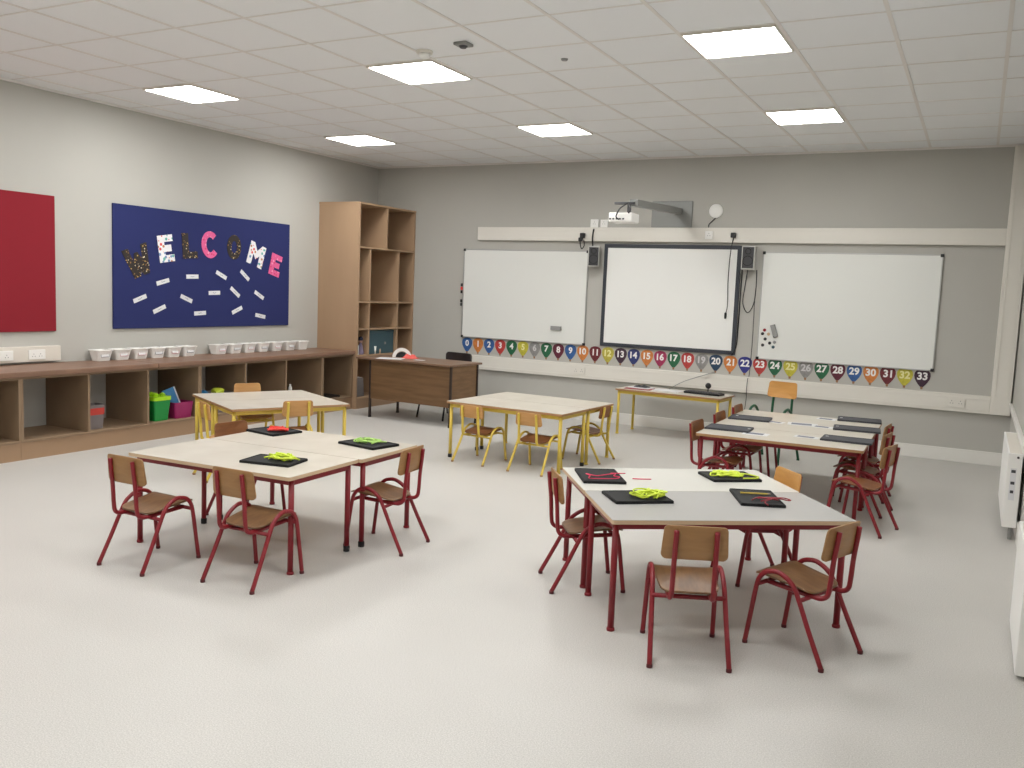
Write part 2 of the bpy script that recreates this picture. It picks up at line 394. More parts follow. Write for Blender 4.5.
# ================================================================== chairs
def hoop(s, part):
    if part == 'rear':
        return [(s*.166, -.002, .012), (s*.160, .075, .16), (s*.155, .145, .30), (s*.153, .18, .340), (s*.152, .225, .363), (s*.152, .255, .366)]
    return [(s*.152, .255, .366), (s*.152, .30, .354), (s*.152, .332, .321), (s*.153, .347, .27), (s*.157, .366, .13), (s*.160, .382, .012)]
def make_chair(label, metal, seat, back, loc, ang, group, s=(1, 1, 1), bw=.275, bh=.148, lift=1.0):
    t = thing('chair', label, 'chair', (*loc, 0), R(ang), group); t.scale = s
    def seat_fn(u, v):
        y = .235+v; x = u
        z = .318 + .022*math.sin((y-.1)/.28*pi*.9-.5) - max(0, y-.34)*.2 + .2*x*x
        return (x, y, z)
    obj('seat', plate(rrect(.255, .292, .05, 5, .29), seat_fn, .009), seat, t, True)
    def back_fn(u, v): return (u, .022+1.2*u*u-.1*v, .536+v)
    obj('backrest', plate(rrect(bw+.006, bh, .022, 5, bw-.008), back_fn, .009, side=(0, -1, 0)), back, t, True)
    r = .0112
    for sd in (-1, 1):
        for p in ('rear', 'front'):
            l = obj('leg', tube(new(), catmull([(q[0], q[1], q[2]*lift) for q in hoop(sd, p)], 6), r, 10), metal, t, True)
            f = hoop(sd, p)[0 if p == 'rear' else -1]
            obj('foot_cap', lathe([(r+.0012, 0), (r+.0015, .012), (r+.0004, .015)], 10, c=(f[0], f[1], 0)), {'red_m': 'red_d', 'yel_m': 'edge_d', 'grn_m': 'grn_m'}[metal], l, True)
    b = new()
    for sd in (-1, 1):
        tube(b, catmull([(sd*.09, .335, .292), (sd*.09, .2, .287), (sd*.09, .10, .284), (sd*.09, .062, .287), (sd*.088, .038, .305), (sd*.087, .030, .345), (sd*.086, .023, .45), (sd*.085, .013, .53), (sd*.084, .006, .592)], 6), r, 10)
    obj('back_frame', b, metal, t, True)
    obj('crossbar', tube(new(), [(-.152, .333, .292), (.152, .333, .292)], r*.9, 10), metal, t, True)
    obj('crossbar', tube(new(), [(-.157, .125, .272), (.157, .125, .272)], r*.9, 10), metal, t, True)
    return t
chairs = [
 ('leftmost red framed chair, turned away, near side of the front left table', 'red_m', 'ply', 'ply_back', (-3.903, 3.074), .5, 'r'),
 ('second red framed chair from the left, near side of the front left table', 'red_m', 'ply', 'ply_back', (-3.252, 3.189), 1.4, 'r'),
 ('red framed chair turned left, at the right end of the front left tables', 'red_m', 'ply', 'ply_back', (-2.865, 4.30), 95.5, 'r'),
 ('red framed chair, only its dark orange backrest showing behind the front left tables', 'red_m', 'ply', 'ply_d', (-4.39, 4.30), -94.5, 'r'),
 ('red framed chair at the left end of the white and grey topped tables', 'red_m', 'ply', 'ply_back', (-1.94, 4.19), -54, 'r'),
 ('red framed chair seen from behind, nearest the camera at the pale grey topped table', 'red_m', 'ply', 'ply_back', (-.956, 3.532), 24.6, 'r'),
 ('red framed chair at the right corner of the pale grey topped table', 'red_m', 'ply', 'ply_back', (-.41, 3.975), 68.5, 'r'),
 ('red framed chair with bright orange back behind the white topped table', 'red_m', 'ply', 'ply_o', (-.855, 5.11), 130, 'r'),
 ('red framed chair at the left of the row of three tables, nearest the camera', 'red_m', 'ply_d', 'ply_d', (-1.91, 6.73), -93, 'r'),
 ('red framed chair, middle one at the left of the row of three tables', 'red_m', 'ply_d', 'ply_d', (-1.905, 7.40), -92, 'r'),
 ('red framed chair at the left of the row of three tables, nearest the back wall', 'red_m', 'ply', 'ply_d', (-1.905, 8.03), -91, 'r'),
 ('red framed chair at the right of the row of three tables, nearest the camera', 'red_m', 'ply_d', 'ply_back', (-.43, 6.47), 76, 'r'),
 ('red framed chair, middle one at the right of the row of three tables', 'red_m', 'ply_d', 'ply_back', (-.50, 7.08), 82, 'r'),
 ('red framed chair at the right of the row of three tables, nearest the back wall', 'red_m', 'ply_d', 'ply_back', (-.545, 7.62), 86, 'r'),
 ('yellow framed chair, back to the camera, right side of the left yellow tables', 'yel_m', 'ply_d', 'ply_y', (-4.80, 5.47), 57, 'y'),
 ('yellow framed chair behind the left yellow tables, before the low shelves', 'yel_m', 'ply_y', 'ply_y', (-6.0, 6.105), -120, 'y'),
 ('yellow framed chair at the near left end of the left yellow tables', 'yel_m', 'ply_y', 'ply_y', (-5.27, 4.88), -27, 'y'),
 ('yellow framed chair at the middle yellow tables, nearest the wooden desk', 'yel_m', 'ply_d', 'ply_y', (-3.94, 6.72), -5, 'm'),
 ('yellow framed chair at the near right of the middle yellow tables', 'yel_m', 'ply_d', 'ply_y', (-3.335, 6.66), -2.3, 'm'),
 ('yellow framed chair turned left at the right end of the middle yellow tables', 'yel_m', 'ply_d', 'ply_d', (-2.978, 7.65), 88, 'm'),
]
protos = {}
for la, me_, se, ba, loc, ang, g in chairs:
    gname = 'red framed school chairs' if g == 'r' else 'yellow framed school chairs'
    key = (me_, se, ba, g)
    if key not in protos: protos[key] = make_chair(la, me_, se, ba, loc, ang, gname, (1, 1, .875) if g == 'm' else (1, 1, 1), .275 if g == 'r' else .25, .148 if g == 'r' else .13)
    else:
        o = copy_tree(protos[key]); o['label'] = la; o.location = (*loc, 0); o.rotation_euler = (0, 0, R(ang)); o['group'] = gname
make_chair('larger green framed chair with bright orange back, behind the row of three tables', 'grn_m', 'ply_o', 'ply_o', (-1.66, 9.03), 166, 'green framed chair', (1.15, 1.15, 1.28), .26, .125, 1.12)

# ================================================================== notice boards on the left wall
def panel_left(name, y0, y1, z0, z1, mt, la):
    o = obj(name, bbox(XL+.001, XL+.02, y0, y1, z0, z1, bev=.003), mt); tag(o, la, 'notice board'); return o
panel_left('notice_board', 3.2, 5.199, 1.022, 2.238, 'felt_r', 'plain red felt notice board at the far left of the wall')
panel_left('notice_board', 5.805, 8.272, 1.03, 2.243, 'felt_b', 'dark blue felt notice board carrying the word WELCOME')
def letter(ch, w_, h_):
    """cut-out block letters from one outline each"""
    P = dict(E=[(0, 0), (1, 0), (1, .26), (.42, .26), (.42, .38), (.86, .38), (.86, .63), (.42, .63), (.42, .75), (1, .75), (1, 1), (0, 1)],
             L=[(0, 0), (1, 0), (1, .27), (.42, .27), (.42, 1), (0, 1)],
             M=[(0, 0), (.29, 0), (.29, .52), (.5, .30), (.71, .52), (.71, 0), (1, 0), (1, 1), (.76, 1), (.5, .68), (.24, 1), (0, 1)],
             W=[(.18, 0), (.42, 0), (.5, .16), (.58, 0), (.82, 0), (1.02, 1), (.76, 1), (.68, .52), (.57, .80), (.43, .80), (.32, .52), (.24, 1), (-.02, 1)])
    b = new()
    if ch in P: return prism([((x-.5)*w_, (y-.5)*h_) for x, y in P[ch]], -.002, .002, b)
    a0, a1, n = (R(42), R(318), 22) if ch == 'C' else (0, 2*pi, 28)
    k = .46 if ch == 'C' else .40
    out = []; N = n+1 if ch == 'C' else n
    for i in range(N):
        a = a0+(a1-a0)*i/n
        out.append([b.verts.new((w_/2*q*cos(a)*(1.05 if ch == 'C' else 1), h_/2*(q if q == 1 else q+.1)*sin(a), z)) for z in (-.002, .002) for q in (1, k)])
    for i in range(N-1 if ch == 'C' else N):
        p, q = out[i], out[(i+1) % N]
        b.faces.new((p[2], p[3], q[3], q[2])); b.faces.new((p[0], q[0], q[1], p[1])); b.faces.new((p[0], p[2], q[2], q[0])); b.faces.new((p[1], q[1], q[3], p[3]))
    if ch == 'C':
        for p in (out[0], out[-1]): b.faces.new((p[0], p[1], p[3], p[2]))
    bmesh.ops.recalc_face_normals(b, faces=b.faces)
    return b
let = [('W', 6.09, 1.70, (.30, .30), 20, 'gold'), ('E', 6.43, 1.845, (.19, .275), 9, 'spots'), ('L', 6.74, 1.893, (.20, .265), 4, 'gold'), ('C', 7.02, 1.922, (.23, .29), 5, 'pinkg'),
       ('O', 7.37, 1.917, (.21, .275), -2, 'gold'), ('M', 7.715, 1.85, (.25, .26), -18, 'spots'), ('E', 8.03, 1.747, (.18, .255), -15, 'pinkg')]
desc = {'gold': 'black glittery card', 'spots': 'white spotted card', 'pinkg': 'pink patterned card'}
for ch, y, z, (lw, lh), a, mt in let:
    o = obj('letter_cutout', letter(ch, lw, lh), mt); o.matrix_world = on_left(y, z, .0235, R(a))
    tag(o, '%s cut-out letter %s on the blue notice board' % (desc[mt], ch), 'letter', 'WELCOME letters')
strips = [(6.393, 1.504, 15, 'below the white letter E'), (6.778, 1.57, 2, 'below the letter L'), (7.186, 1.60, -24, 'below the letter C'), (7.539, 1.61, -38, 'below the letter O'),
 (6.111, 1.329, 20, 'leftmost, below the letter W'), (6.698, 1.335, -21, 'in the middle row, tilted down to the right'), (7.086, 1.403, 2, 'lying level in the middle row'), (7.391, 1.417, -36, 'steeply tilted in the middle row'),
 (7.769, 1.389, -28, 'rightmost of the middle row'), (6.349, 1.224, 22, 'leftmost of the bottom row'), (6.885, 1.181, 3, 'level in the bottom row'), (7.424, 1.214, 22, 'in the bottom row, tilted up to the right'), (7.792, 1.146, -10, 'in the bottom right corner')]
for i, (y, z, a, la) in enumerate(strips):
    t = thing('name_strip', 'white name strip on the blue board, ' + la, 'name strip', (0, 0, 0), 0, 'white name strips on the blue board')
    t.matrix_world = on_left(y, z, .0203, R(a))
    obj('card', bbox(-.082, .082, -.022, .022, 0, .0015), 'paper', t)
    random.seed(i); b = tube(new(), [(x*.007-.024, random.uniform(-.006, .006), .0018) for x in range(8)], .0022, 4)
    obj('writing', b, 'ink', t)
# surface trunking box with sockets, far left
t = thing('socket_trunking', 'white surface trunking box with sockets above the left counter', 'trunking', (XL, 4.2, .755))
obj('casing', bbox(0.001, .055, -1.0, 1.017, 0, .137, bev=.005), 'white', t)
for y, w_ in ((.36, .2), (-.02, .14), (.70, .16)):
    s_ = obj('socket', bbox(.055, .064, y, y+w_, .022, .108, bev=.004), 'plain_white', t)
    b = new()
    for k in (.3, .7):
        for dy, dz in ((0, .07), (-.012, .05), (.012, .05)): box(b, .0635, .0648, y+w_*k+dy-.003, y+w_*k+dy+.003, dz-.004, dz+.004)
    obj('socket_hole', b, 'grey', s_)

# ================================================================== low shelving along the left wall
XF = -6.88; ZT = .69; ZS = .165; TH = .02
def low_unit(y0, y1, n, la, wide_last=None):
    t = thing('low_shelf_unit', la, 'shelf unit', (0, y0, 0), 0, 'low open shelf units under the worktop')
    L = y1-y0; x0 = XL+.002
    obj('top_panel', bbox(x0, XF, 0.001, L-.001, ZT-TH, ZT), 'mdf_bay_shade', t)
    obj('bottom_shelf', bbox(x0, XF, 0.001, L-.001, ZS-TH, ZS), 'mdf_bay_shade', t)
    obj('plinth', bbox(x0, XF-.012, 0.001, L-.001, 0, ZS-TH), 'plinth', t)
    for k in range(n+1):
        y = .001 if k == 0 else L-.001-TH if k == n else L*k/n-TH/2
        obj('divider', bbox(x0, XF, y, y+TH, ZS, ZT-TH), 'mdf_bay_shade', t)
    return t
low_unit(2.6, 4.48, 3, 'low open shelf unit at the far left, cut by the picture edge')
low_unit(4.48, 6.363, 3, 'low open shelf unit holding the small tub, green bucket and magenta bin')
low_unit(6.363, 8.245, 3, 'low open shelf unit behind the left yellow tables')
low_unit(8.245, 8.822, 1, 'narrow low open shelf unit against the tall bookcase')
for y0, y1, la in ((2.6, 5.825, 'brown worktop on the low shelves, left length below the red board'), (5.828, 8.822, 'brown worktop on the low shelves, right length up to the bookcase')):
    o = obj('worktop', bbox(XL+.002, XF+.035, y0, y1, ZT+.001, ZT+.046, bev=.008), 'counter'); tag(o, la, 'worktop')
ZW = ZT+.047

# tall bookcase
BX = -6.83; B0, B1 = 8.828, 10.046; BZ = 2.572
t = thing('bookcase', 'tall tan open bookcase in the back left corner', 'bookcase', (XL+.002, B0, 0))
D = BX-XL-.002; L = B1-B0; T = .022
obj('side_panel', bbox(0, D, 0, T, 0, BZ-T), 'mdf', t)
obj('side_panel', bbox(0, D, L-T, L, 0, BZ-T), 'mdf', t)
obj('top_panel', bbox(-.001, D+.004, -.004, L+.004, BZ-T, BZ), 'mdf', t)
obj('back_panel', bbox(0, .008, T, L-T, .14, BZ-T), 'mdf', t)
obj('plinth', bbox(.3, D-.004, T, L-T, 0, .12), 'plinth', t)
for z in (.14, .675, 1.01, 1.35, 2.03):
    obj('shelf', bbox(.008, D-.002, T, L-T, z-.018, z), 'mdf', t)
obj('divider', bbox(.008, D-.004, L/2-.03, L/2-.012, 2.03, BZ-T), 'mdf', t)
obj('divider', bbox(.008, D-.004, L/2-.009, L/2+.009, .14, .657), 'mdf', t)
for z0, z1 in ((1.35, 2.012), (1.01, 1.332), (.675, .992)):
    for y in (9.075, 9.69):
        obj('divider', bbox(.008, D-.004, y-B0-.009, y-B0+.009, z0, z1), 'mdf', t)

# baskets on the worktop
def basket(la, y, x, lab=True, dx=0):
    t = thing('basket', la, 'basket', (x, y, ZW), R(dx), 'white plastic baskets on the worktop')
    b = new()
    # open tapered tub, front towards +x
    o0, o1 = rrect(.10, .135, .02, 4), rrect(.135, .175, .025, 4)
    i0, i1 = rrect(.094, .129, .018, 4), rrect(.127, .167, .022, 4)
    V = [[b.verts.new((p[0], p[1], z)) for p in o] for o, z in ((o0, 0), (o1, .095), (rrect(.15, .19, .03, 4), .097), (rrect(.15, .19, .03, 4), .104), (i1, .104), (i0, .005))]
    n = len(o0)
    for i in range(5):
        for k in range(n): b.faces.new((V[i][k], V[i][(k+1) % n], V[i+1][(k+1) % n], V[i+1][k]))
    b.faces.new(V[0][::-1]); b.faces.new(V[-1])
    obj('tub', b, 'plain_white', t, False)
    if lab:
        mt = Matrix.Translation((.062, 0, .053)) @ Matrix.Rotation(R(-10), 4, 'Y')
        bb = new(); tube(bb, [mt @ Vector((0.001, yy, zz)) for yy, zz in ((-.045, -.014), (.045, -.014), (.045, .014), (-.045, .014))], .002, 4, closed=True)
        l = obj('label_holder', bb, lab, t)
        obj('card', xf(bbox(-.0005, .001, -.043, .043, -.012, .012), mt), 'paper', t)
    return t
M['pink_ink'] = mat('pink_label_edge', rgb(196, 120, 130), .6)
ys = [5.60, 5.81, 6.02, 6.225, 6.43, 6.63]
for i, y in enumerate(ys):
    basket('white plastic basket, %s of the left group on the worktop' % ['first from the left', 'second from the left', 'third from the left', 'fourth from the left', 'second from the right end', 'last at the right end'][i], y, -7.37, 'pink_ink' if i in (1, 2, 4) else 'ink')
ys = [7.07, 7.29, 7.505, 7.72, 7.945, 8.175, 8.40]
for i, y in enumerate(ys):
    basket('white plastic basket, %s of the right group on the worktop' % ['first from the left', 'second from the left', 'third from the left', 'middle one', 'third from the right', 'second from the right', 'unlabelled one at the right end'][i], y, -7.37, None if i == 6 else 'ink' if i % 2 else 'pink_ink')

# things in the bays
def tub(bm, w0, d0, w1, d1, h, th=.004):
    o = [(rrect(w0, d0, .015, 3), 0), (rrect(w1, d1, .018, 3), h), (rrect(w1-2*th, d1-2*th, .016, 3), h), (rrect(w0-2*th, d0-2*th, .013, 3), th)]
    V = [[bm.verts.new((p[0], p[1], z)) for p in oo] for oo, z in o]; n = len(V[0])
    for i in range(3):
        for k in range(n): bm.faces.new((V[i][k], V[i][(k+1) % n], V[i+1][(k+1) % n], V[i+1][k]))
    bm.faces.new(V[0][::-1]); bm.faces.new(V[-1]); return bm
t = thing('storage_tub', 'small milky tub with a red label in the second open bay', 'tub', (-7.02, 5.235, ZS))
obj('body', tub(new(), .12, .15, .15, .18, .22), 'clear', t)
obj('contents', bbox(-.05, .05, -.06, .06, .005, .12, bev=.02), 'dgrey', t)
obj('label_sticker', bbox(.070, .073, -.075, .075, .13, .205), 'redpl', t)
t = thing('bucket', 'green plastic bucket with a lime green lid in the shelf bay', 'bucket', (-7.02, 5.94, ZS))
obj('body', tub(new(), .16, .16, .20, .20, .20), 'green_p', t)
l = obj('lid', prism(rrect(.215, .215, .03, 4), .2, .235), 'lime_p', t)
b = new(); random.seed(4)
for k in range(7): lathe([(.028, 0), (.03, .02), (.01, .035)], 10, b, (random.uniform(-.06, .06), random.uniform(-.06, .06), .235))
obj('lid_knob', b, 'lime_p', l)
t = thing('storage_bin', 'magenta plastic bin in the shelf bay beside the green bucket', 'bin', (-7.02, 6.205, ZS))
obj('body', tub(new(), .17, .20, .20, .235, .16), 'magenta_p', t)
t = thing('folder', 'shiny blue folder standing tilted in the magenta bin', 'folder', (-7.02, 6.205, ZS+.008))
mt = Matrix.Rotation(R(14), 4, 'X') @ Matrix.Rotation(R(-14), 4, 'Y')
obj('cover', xf(bbox(-.006, .006, -.075, .085, .03, .29, bev=.003), mt), 'blue_p', t)
obj('page_edge', xf(bbox(.0065, .009, .07, .084, .03, .288), mt), 'paper', t)
def crumple(bm, c, r, seed, sq=.6):
    random.seed(seed); t = bmesh.new(); bmesh.ops.create_icosphere(t, subdivisions=2, radius=r)
    for v in t.verts: v.co = v.co*random.uniform(.75, 1.2); v.co.z = max(v.co.z*sq, -r*.45)
    zmin = min(v.co.z for v in t.verts)
    for v in t.verts: v.co += Vector((c[0], c[1], c[2]-zmin))
    join(bm, t); return bm
t = thing('toy_tray', 'clear tray of blue and yellow toys in the bay behind the left yellow tables', 'tray', (-7.08, 6.69, ZS))
obj('tray', tub(new(), .24, .42, .27, .46, .20), 'clear', t)
obj('toy', crumple(new(), (0, -.12, .16), .07, 1), 'blue_p', t, label='blue toy'); obj('toy', crumple(new(), (0, .10, .17), .07, 2), 'neon', t, label='yellow toy')
obj('filling', bbox(-.11, .11, -.19, .19, .004, .165), 'clear', t)
t = thing('tube_container', 'small white tube standing in the bay right of the toy tray', 'container', (-7.02, 7.84, ZS))
obj('body', lathe([(.02, 0), (.022, .17), (.012, .19), (.012, .21)], 14), 'plain_white', t, True)
t = thing('book_stack', 'flat dark papers lying in the narrow bay beside the bookcase', 'papers', (-7.05, 8.5, ZS))
for k in range(3): obj('sheet', bbox(-.14, .12, -.16+.01*k, .14, .008*k, .008*k+.007), 'dblack', t)
# in the bookcase
zb = .675
t = thing('storage_box', 'big dark teal box in the bookcase behind the desk', 'box', (-7.07, 9.383, zb))
obj('body', bbox(-.2, .19, -.29, .29, 0, .27, bev=.006), 'teal', t); obj('lid', bbox(-.205, .195, -.293, .293, .27, .305, bev=.006), 'teal', t)
obj('handle', bbox(.19, .2, .08, .11, .12, .15), 'grey', t)
t = thing('cup', 'white cup at the shelf front before the teal box', 'cup', (-6.895, 9.275, zb))
obj('body', lathe([(.02, 0), (.028, .10), (.026, .10), (.018, .005)], 16), 'plain_white', t, True)
t = thing('glue_pot', 'small brown pot beside the white cup on the bookcase shelf', 'pot', (-6.89, 9.38, zb))
obj('body', lathe([(.016, 0), (.018, .05), (.012, .058)], 14), 'edge', t, True); obj('lid', lathe([(.013, .058), (.013, .068)], 14), 'grey', t, True)
t = thing('figurine', 'small lilac doll standing in the narrow bookcase bay', 'doll', (-6.93, 9.03, zb))
M['lilac'] = mat('lilac_cloth', rgb(150, 138, 165), .8); M['navy'] = mat('navy_hair', rgb(40, 44, 66), .8); M['skin'] = mat('doll_face', rgb(200, 160, 145), .6)
obj('body', lathe([(.035, 0), (.045, .02), (.028, .1), (.012, .15)], 14), 'lilac', t, True)
obj('head', lathe([(.004, .14), (.024, .155), (.028, .18), (.02, .2), (.004, .207)], 14), 'skin', t, True)
obj('hair', lathe([(.03, .178), (.034, .2), (.024, .222), (.004, .23)], 14), 'navy', t, True)
o = obj('white_box', bbox(-6.92, -6.885, 8.90, 8.94, zb, zb+.12, bev=.003), 'paper'); tag(o, 'narrow white carton beside the lilac doll in the bookcase', 'carton')
t = thing('magazine_stack', 'pale papers leaning in the lowest bookcase bay left of the desk', 'papers', (-6.9, 8.98, .14))
for k in range(4): obj('sheet', xf(bbox(-.006, .006, -.10, .10, 0, .24), Matrix.Translation((-.03*k, .01*k, 0)) @ Matrix.Rotation(R(-5), 4, 'Y')), ('clear', 'paper', 'grey', 'paper')[k], t)

# ================================================================== teacher's desk
t = thing('desk', 'walnut brown teacher desk with black metal legs beside the bookcase', 'desk', (-5.82, 8.68, 0), R(-3.5))
obj('desktop', bbox(-.66, .70, -.34, .33, .685, .708, bev=.004), 'desktop', t)
obj('modesty_panel', bbox(-.455, .68, -.295, -.277, .225, .683), 'deskwood', t)
obj('side_panel', bbox(.675, .69, -.26, .225, .225, .683), 'deskwood', t)
for x, y in ((-.47, -.286), (.69, -.286), (-.47, .24), (.69, .24)):
    l = obj('leg', bbox(x-.0125, x+.0125, y-.0125, y+.0125, .012, .685, bev=.003), 'dbrown', t)
    obj('foot_cap', bbox(x-.014, x+.014, y-.014, y+.014, 0, .02, bev=.002), 'black', l)
b = new(); box(b, -.455, .675, .23, .25, .655, .684); box(b, -.48, -.46, -.27, .224, .655, .684)
obj('frame', b, 'black', t)
ZD = .708
# crescent card, red cloth, papers
bm = new(); n = 18; V = []
for zz in (-.004, .004):
    a = [bm.verts.new((.115*cos(R(180*k/n)), zz, .115*sin(R(180*k/n)))) for k in range(n+1)]
    c2 = [bm.verts.new((.075*cos(R(180*k/n)), zz, .075*sin(R(180*k/n)))) for k in range(n+1)]
    V.append((a, c2))
for k in range(n):
    bm.faces.new((V[0][0][k], V[0][0][k+1], V[0][1][k+1], V[0][1][k])); bm.faces.new((V[1][0][k], V[1][1][k], V[1][1][k+1], V[1][0][k+1]))
    bm.faces.new((V[0][0][k], V[1][0][k], V[1][0][k+1], V[0][0][k+1])); bm.faces.new((V[0][1][k], V[0][1][k+1], V[1][1][k+1], V[1][1][k]))
for k in (0, n): bm.faces.new((V[0][0][k], V[0][1][k], V[1][1][k], V[1][0][k]))
t = thing('head_band', 'white hoop headband with black padding standing on the desk', 'headband', (-6.10, 8.76, ZD), R(28))
obj('band', bm, 'plain_white', t)
b = new()
V = [b.verts.new((.074*cos(R(180*k/12)), y, .002+.062*sin(R(180*k/12)))) for y in (-.012, .03) for k in range(13)]
b.faces.new(V[:13]); b.faces.new(V[13:][::-1])
for k in range(12): b.faces.new((V[k+1], V[k], V[k+13], V[k+14]))
b.faces.new((V[0], V[12], V[25], V[13]))
obj('padding', b, 'black', t)
def blob(w, d, h, seed):
    random.seed(seed); ph = [random.uniform(0, 6) for _ in range(4)]; b = new(); N = 16; g = []
    for i in range(N+1):
        row = []
        for j in range(N+1):
            u, v = i/N*2-1, j/N*2-1; rr = max(abs(u), abs(v))
            e = max(0, 1-rr**3)
            z = h*e*(.55+.45*sin(5*u+ph[0])*cos(4*v+ph[1]))
            row.append(b.verts.new((u*w/2*(1+.1*sin(3*v+ph[2])), v*d/2*(1+.12*sin(4*u+ph[3])), max(z, .002))))
        g.append(row)
    for i in range(N):
        for j in range(N): b.faces.new((g[i][j], g[i+1][j], g[i+1][j+1], g[i][j+1]))
    return b
o = obj('cloth', blob(.17, .16, .065, 3), 'cloth_r', None, True); o.location = (-5.95, 8.72, ZD); tag(o, 'crumpled coral red cloth on the walnut desk', 'cloth')
o = obj('paper_sheet', bbox(-.15, .15, -.1, .1, 0, .003), 'paper'); o.location = (-6.08, 8.50, ZD); o.rotation_euler[2] = R(20); tag(o, 'white paper sheet lying on the desk before the headband', 'paper')
o = obj('paper_sheet', bbox(-.06, .06, -.04, .04, 0, .003), 'paper'); o.location = (-5.74, 8.60, ZD); tag(o, 'small white card on the desk right of the coral cloth', 'paper')
# teacher's chair
t = thing('desk_chair', 'black padded chair behind the walnut desk', 'chair', (-5.60, 9.2, 0), R(170))
M['vinyl'] = mat('black_vinyl', rgb(44, 38, 38), .4)
obj('seat', bbox(-.22, .22, -.02, .40, .40, .45, bev=.02), 'vinyl', t, True)
obj('backrest', plate(rrect(.40, .20, .04, 5), lambda u, v: (u, -.05+.6*u*u, .68+v), .03, side=(0, -1, 0)), 'vinyl', t, True)
for s_ in (-1, 1):
    for y, y1 in ((-.02, -.1), (.37, .45)):
        obj('leg', tube(new(), [(s_*.19, y, .40), (s_*.21, y1, 0.0)], .011, 8), 'black', t, True)
b = new()
for s_ in (-1, 1): tube(b, catmull([(s_*.17, .2, .39), (s_*.17, -.02, .39), (s_*.17, -.07, .45), (s_*.17, -.06, .7)], 5), .01, 8)
obj('back_frame', b, 'black', t, True)

# ================================================================== boards on the back wall
def board(name, la, x0, x1, z0, z1, fr, surf, fw, cat='whiteboard', caps=True):
    t = thing(name, la, cat, ((x0+x1)/2, YB-.001, (z0+z1)/2)); W, H = (x1-x0)/2, (z1-z0)/2
    obj('surface', bbox(-W+fw, W-fw, -.018, 0, -H+fw, H-fw), surf, t)
    b = new(); d = -.024
    for s_ in (-1, 1):
        a0, a1 = sorted((s_*W, s_*(W-fw))); box(b, a0, a1, d, 0, -H, H, bev=.002)
        a0, a1 = sorted((s_*H, s_*(H-fw))); box(b, -W+fw, W-fw, d, 0, a0, a1, bev=.002)
    obj('frame', b, fr, t)
    if caps:
        for sx in (-1, 1):
            for sz in (-1, 1): obj('corner_cap', bbox(sx*(W-.012)-.016, sx*(W-.012)+.016, -.028, -.001, sz*(H-.012)-.016, sz*(H-.012)+.016, bev=.004), 'black', t)
    return t
board('whiteboard', 'large whiteboard left of the projection screen', -6.045, -4.275, .925, 2.08, 'alu', 'board', .012)
board('whiteboard', 'large whiteboard right of the projection screen, with magnets', -2.18, -.375, .908, 2.10, 'alu', 'board', .012)
t = board('interactive_board', 'black framed white projection board in the middle of the wall', -4.07, -2.42, .935, 2.165, 'frame_dark', 'screen', .045, 'projection board', False)
for x in (-.35, -.1, .25): obj('pen_tray_clip', bbox(x-.04, x+.04, -.04, -.024, -.615, -.6, bev=.003), 'dgrey', t)
def stick(name, la, cat, x, z, w, h, d, mt, rot=0, group=None, out=.02):
    o = obj(name, bbox(-w/2, w/2, -h/2, h/2, 0, d, bev=min(w, h, d)*.2), mt); o.matrix_world = on_back(x, z, out, rot); tag(o, la, cat, group); return o
def eraser(la, x, z, rot):
    t = thing('board_eraser', la, 'board eraser', (0, 0, 0), 0); t.matrix_world = on_back(x, z, .0195, rot)
    obj('felt_pad', bbox(-.07, .07, -.024, .024, 0, .014), 'dgrey', t); obj('grip', bbox(-.07, .07, -.025, .025, .014, .03, bev=.005), 'grey', t)
eraser('grey board eraser stuck on the left whiteboard', -4.665, 1.117, 0)
eraser('grey board eraser tilted on the right whiteboard', -2.0, 1.232, R(-72))
mg = [(-2.106, 1.236, 'dred', 'red magnet beside the tilted eraser'), (-2.126, 1.195, 'black', 'black magnet at the left edge, upper'), (-2.06, 1.194, 'edge', 'pale tan magnet under the red one'), (-2.094, 1.137, 'dgrey', 'dark magnet below the upper black one'),
      (-2.041, 1.095, 'black', 'black magnet in the middle of the lower group'), (-1.99, 1.107, 'grey', 'grey magnet, rightmost'), (-2.117, 1.068, 'dgrey', 'dark magnet at the lower left'), (-2.0, 1.053, 'teal', 'dark green magnet, lowest on the right')]
for x, z, mt, la in mg:
    o = obj('magnet', lathe([(.017, 0), (.0175, .006), (.014, .009)], 14), mt, None, True); o.matrix_world = on_back(x, z, .0193); tag(o, 'small round ' + la + ' on the right whiteboard', 'magnet', 'magnets on the right whiteboard')
for z0, la, cols in ((1.50, 'upper clip with dark and orange pens on the edge of the left whiteboard', ('black', 'coral', 'dgrey')), (1.335, 'lower clip with dark pens on the edge of the left whiteboard', ('dgrey', 'black'))):
    t = thing('pen_clip', la, 'pen clip', (-6.055, YB-.026, z0))
    for k, mt in enumerate(cols): obj('pen', bbox(-.012, .012, -.02, 0, k*.045, k*.045+.04, bev=.004), mt, t)
# speakers
def speaker(la, x0, x1, z0, z1, turn):
    t = thing('speaker', la, 'speaker', ((x0+x1)/2, YB-.10, z0), R(turn)); W = (x1-x0)/2*.72; H = z1-z0
    obj('cabinet', bbox(-W, W, -.075, .075, 0, H, bev=.006), 'lgrey', t)
    g = obj('grille', bbox(-W+.012, W-.012, -.082, -.075, .015, H-.015, bev=.003), 'dgrey', t)
    b = new()
    for z, r in ((H*.36, .052), (H*.76, .03)):
        tube(b, [(r*cos(a*pi/8), -.084, z+r*sin(a*pi/8)) for a in range(16)], .005, 6, closed=True)
    obj('cone', b, 'black', g)
    obj('bracket', bbox(-.03, .03, .075, .098, H*.35, H*.65), 'black', t)
speaker('small grey wall speaker left of the projection screen', -4.27, -4.08, 1.885, 2.13, 22)
speaker('small grey wall speaker right of the projection screen', -2.415, -2.215, 1.895, 2.155, 5)
